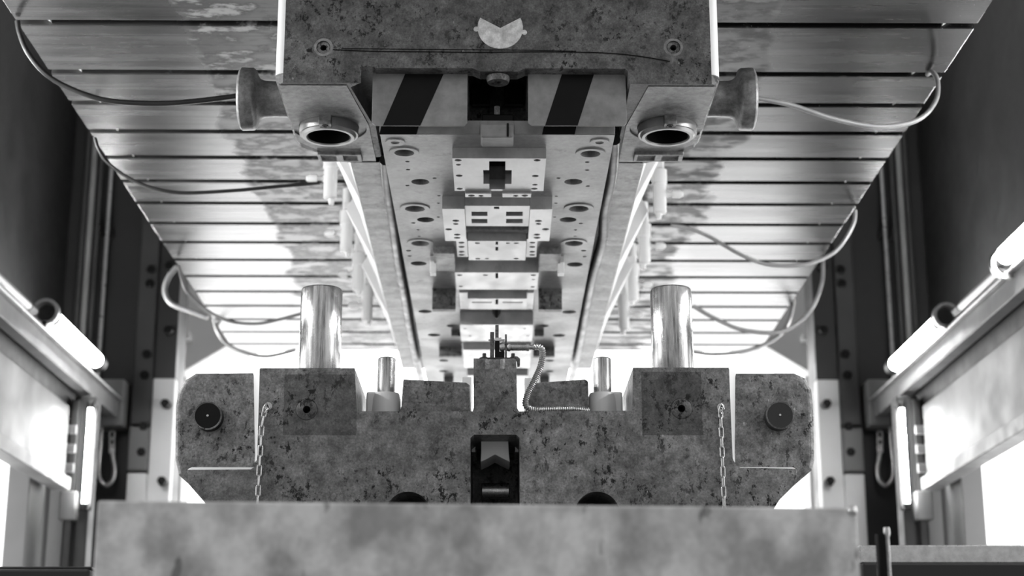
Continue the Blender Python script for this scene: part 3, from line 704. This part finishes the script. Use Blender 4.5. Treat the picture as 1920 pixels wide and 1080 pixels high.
# ------------------------------------------------------------------ press side frames
for s, nm in ((-1, 'left'), (1, 'right')):
    def mx(px): return px if s < 0 else 1860 - px
    YC = 7.25
    # rear column
    xa, xb = W(mx(140), 700, YC).x, W(mx(328), 700, YC).x
    col = thing('press_column', ((xa + xb) / 2, YC, 0), 'dark rear press column with bolted guide strip on the %s' % nm, 'column')
    obj('column_body', box(s * 2.04, s * 1.46, YC + .03, YC + .5, 0, 4.6), 'dark', col, .006)
    x0, x1 = W(mx(254), 700, YC).x, W(mx(290), 700, YC).x
    obj('guide_strip', box(x0, x1, YC - .05, YC + .04, 2.14, 4.4), 'midgrey', col, .006)
    x2 = W(mx(336), 600, YC).x
    obj('cover_strip', box(x1, x2, YC - .02, YC + .04, 2.35, 4.4), 'dark', col, .004)
    obj('cover_strip', box(x1 - s * .0, x2, YC - .02, YC + .04, 0.3, 2.35), 'white', col, .004)  # lower length white: strong light painted into the strip's colour
    obj('lower_strip', box(x0, x1, YC - .05, YC + .04, .3, 1.93), 'white', col, .006)  # white instead of grey: the lit tone is painted in
    obj('bracket', box(x0, x1, YC - .06, YC + .03, 1.94, 2.13), 'panel', col, .006)
    for px, py in ((284, 507), (282, 533), (276, 665), (272, 704), (270, 800), (266, 848), (316, 620), (310, 757), (304, 902), (318, 500)):
        p = W(mx(px), py, YC - .05); r = S(8.5, p)
        obj('bolt', lathe((p.x, YC - .018, p.z), (0, -1, 0), [(0, r), (.048, r), (.05, r * .7)], 6), 'black', col)
    for px, py in ((265, 556), (258, 690), (246, 828)):
        p = W(mx(px), py, YC); r = S(10, p); obj('plug', lathe((p.x, YC + .035, p.z), (0, -1, 0), [(0, r), (.02, r), (.02, r * .5), (.035, r * .5)], 16), 'bolt', col, smooth=True)
    # pale machine block and shelf behind the column
    rp0, rp1 = W(mx(332), 560, 8.3), W(mx(478), 690, 8.3)
    blk = thing('rear_cabinet', ((rp0.x + rp1.x) / 2, 8.4, 0), 'grey machine cabinet behind the press on the %s' % nm, 'cabinet')
    obj('body', prism(w2([(mx(x), y) for x, y in ((318, 500), (480, 500), (480, 622), (432, 645), (318, 712))], 8.3), 8.3, 8.7), 'hall', blk, .01)
    obj('shelf', box(rp0.x + s * .03, rp0.x - s * .09, 8.2, 8.31, 2.76, 2.80), 'white', blk, .004)
    obj('stand', box(rp0.x - s * .01, rp0.x - s * .05, 8.4, 8.6, 0, 2.75), 'hall', blk, .004)
    # lamp rail with its tubes
    X = s * 1.62
    def L(px, py, X=X): return WX(mx(px), py, X)
    r0, r1 = L(-260, 250), L(228, 768)
    rail = thing('lamp_rail', (X, 5.5, 2.2), 'grey lamp rail running back along the %s press wall' % nm, 'rail')
    zr = (L(0, 545).z + L(200, 755).z) / 2
    obj('channel', box(X, X - s * -.05, 2.3, r1.y, zr - .05, zr + .02), 'grey', rail, .004)
    obj('lip', box(X - s * .02, X + s * .05, 2.3, r1.y, zr + .02, zr + .03), 'alu', rail, .002)
    obj('web', box(X + s * .06, X + s * .12, 2.3, r1.y - .1, max(WX(mx(60), 704, s * 1.66).z + .008, zr - .32), zr + .0), 'darker', rail, .003)
    e = W(mx(222), 755, YC - .1)
    obj('end_bracket', box(s * 1.78, s * 1.60, YC - .12, YC + .03, e.z - .1, e.z + .10), 'grey', rail, .006)
    obj('wall_bracket', box(X + s * .1, s * SX, r1.y - .3, r1.y - .24, zr - .2, zr), 'darker', rail, .004)
    XT = X - s * .02
    if s < 0: segs = (((98, 600), (180, 672), 'tube', 'lit fluorescent tube lamp on the left lamp rail'), ((-42, 482), (52, 574), 'glass', 'unlit tube lamp on the left rail, nearer than the lit one'), (3.40, 4.30, 'tube', 'added out-of-view tube light on the left rail by the upper die front'), (2.30, 3.15, 'tube', 'added out-of-view tube light on the left rail, nearest the viewer'))  # last two tubes are added out of view to brighten the die edges
    else: segs = (((98, 604), (180, 682), 'tube', 'lit fluorescent tube lamp on the right rail, farther one'), ((-10, 503), (56, 582), 'glass', 'unlit tube section between the two lit tubes of right rail'), ((-150, 350), (-26, 486), 'tube', 'lit fluorescent tube lamp on the right rail, at the picture edge'), (3.40, 3.80, 'tube', 'short added out-of-view tube light on the right rail by the upper die front'), (2.30, 3.15, 'tube', 'added out-of-view tube light on the right rail, nearest the viewer'))  # last two again added beyond the frame for bright die edges
    for (a_, b2, mt, lab) in segs:
        if isinstance(a_, tuple): p, q = WX(mx(a_[0]), a_[1], XT), WX(mx(b2[0]), b2[1], XT); zz = (p.z + q.z) / 2
        else: p, q = Vector((XT, a_, zz)), Vector((XT, b2, zz))
        lp = thing('tube_lamp', (XT, (p.y + q.y) / 2, zz), lab, 'lamp', 'tube lamps on the rails')  # the last two on each rail are added out of view
        rr = .030 if mt == 'tube' else .016
        obj('tube', cyl((XT, p.y, zz), (XT, q.y, zz), rr, 24), mt, lp, smooth=True)
        for yy, dd in ((p.y, -1), (q.y, 1)):
            obj('end_cap', cyl((XT, yy, zz), (XT, yy + dd * .07, zz), rr * 1.12, 20), 'bolt', lp, smooth=True)
        obj('holder_ring', lathe((XT, p.y - .10, zz), (0, 1, 0), [(0, .036), (0, .048), (.025, .048), (.025, .036)], 28, closed=True), 'alu', lp, smooth=True)
        obj('holder_foot', box(XT - .008, XT + .008, p.y - .10, p.y - .075, zr + .025, zz - .034), 'alu', lp)
    # side guard panel
    XP = s * 1.66
    pz0, pz1 = WX(mx(60), 872, XP).z, WX(mx(60), 704, XP).z; ye = WX(mx(128), 800, XP).y
    gpn = thing('guard_panel', (XP, 4.8, pz0), 'pale sheet metal guard panel above the window on the %s' % nm, 'panel')
    obj('sheet', box(XP, XP + s * .03, 3.2, ye, pz0 + .03, pz1), 'panel', gpn, .006)
    obj('bottom_flange', box(XP - s * .02, XP + s * .05, 3.2, ye + .02, pz0 - .02, pz0 + .03), 'grey', gpn, .004)
    for k in range(3):
        z = pz0 + .05 + k * .075; obj('hinge_slat', box(XP - s * .03, XP + s * .05, ye + .01, min(ye + .12, 6.50), z, z + .035), 'panel', gpn, .004)
    # bolt-on upright next to the panel with a vertical lamp
    YP = 6.55
    a, b_ = W(mx(136), 800, YP), W(mx(176), 800, YP)
    up = thing('upright_post', ((a.x + b_.x) / 2, YP, 0), 'dark upright post carrying the vertical lamp on the %s' % nm, 'post')
    obj('post_body', box(a.x, b_.x, YP, YP + .1, 0, W(mx(150), 742, YP).z), 'darker', up, .006)
    obj('post_flange', box(a.x, a.x - s * .03, YP - .04, YP + .1, 0, W(mx(150), 752, YP).z), 'darker', up, .004)
    a2, b2 = W(mx(112), 920, YP - .05), W(mx(140), 975, YP - .05)
    obj('junction_box', box(a2.x, b2.x, YP - .05, YP + .03, b2.z, a2.z), 'panel', up, .006)
    p0, p1 = W(mx(170), 766, YP - .06), W(mx(158), 944, YP - .06); xm = (p0.x + p1.x) / 2
    vl = thing('upright_lamp', (xm, YP - .06, p1.z), 'slim vertical lit tube lamp on the %s upright post' % nm, 'lamp', 'vertical lamps on the posts')
    obj('tube', cyl((xm, YP - .06, p1.z), (xm, YP - .06, p0.z), .0095, 16), 'tube', vl, smooth=True)
    obj('reflector', box(xm - .02, xm + .02, YP - .03, YP - .005, p1.z - .02, p0.z + .02), 'darker', vl, .003)
    for zz in (p1.z - .025, p0.z): obj('end_cap', cyl((xm, YP - .06, zz), (xm, YP - .06, zz + .025), .016, 16), 'bolt', vl, smooth=True)
    # small glass-edge frame beside the window
    wf = W(mx(100), 950, YP + .1)
    # hook with chain hanging on the column
    YH = YC - .04
    hp = smooth_path([W(mx(x), y, YH) for x, y in ((189, 800), (190, 812), (188, 840), (185, 868), (186, 895), (198, 910), (211, 900), (215, 880), (212, 860), (210, 840))], 6)
    hk_ = thing('lifting_hook', hp[0], 'steel lifting hook and short chain on the %s column' % nm, 'hook')
    obj('hook_bow', tube(hp, .010, 10), 'galv', hk_, smooth=True)
    for k in range(3):
        q = W(mx(210), 838 - k * 13 + 4, YH - .01); bm = tube([v * 1.5 + q for v in oval(.026, .014)], .004, 7, closed=True); obj('link', bm, 'galv', hk_, smooth=True)
    obj('pin', cyl(hp[0] + Vector((0, -.02, 0)), hp[0] + Vector((0, .08, 0)), .012, 14), 'galv', hk_, smooth=True)
    # conduits on the wall
    for k, (px, rr, mt, word) in enumerate(((146, .012, 'midgrey', 'outer dark'), (159, .014, 'grey', 'thick grey'), (173, .012, 'midgrey', 'inner dark'), (193, .009, 'alu', 'thin pale'))):
        p = W(mx(px), 560, YC - .08)
        pp = thing('conduit_pipe', (p.x, YC - .08, 2.3), '%s vertical conduit pipe in the %s wall corner' % (word, nm), 'pipe', 'conduits in the wall corners')
        obj('pipe', cyl((p.x, YC - .08, 2.32), (p.x, YC - .08, 4.4), rr, 14), mt, pp, smooth=True)
        obj('pipe_clip', box(p.x - rr - .001, p.x + rr + .001, YC - .08, YC + .035, 3.0, 3.03), 'darker', pp)
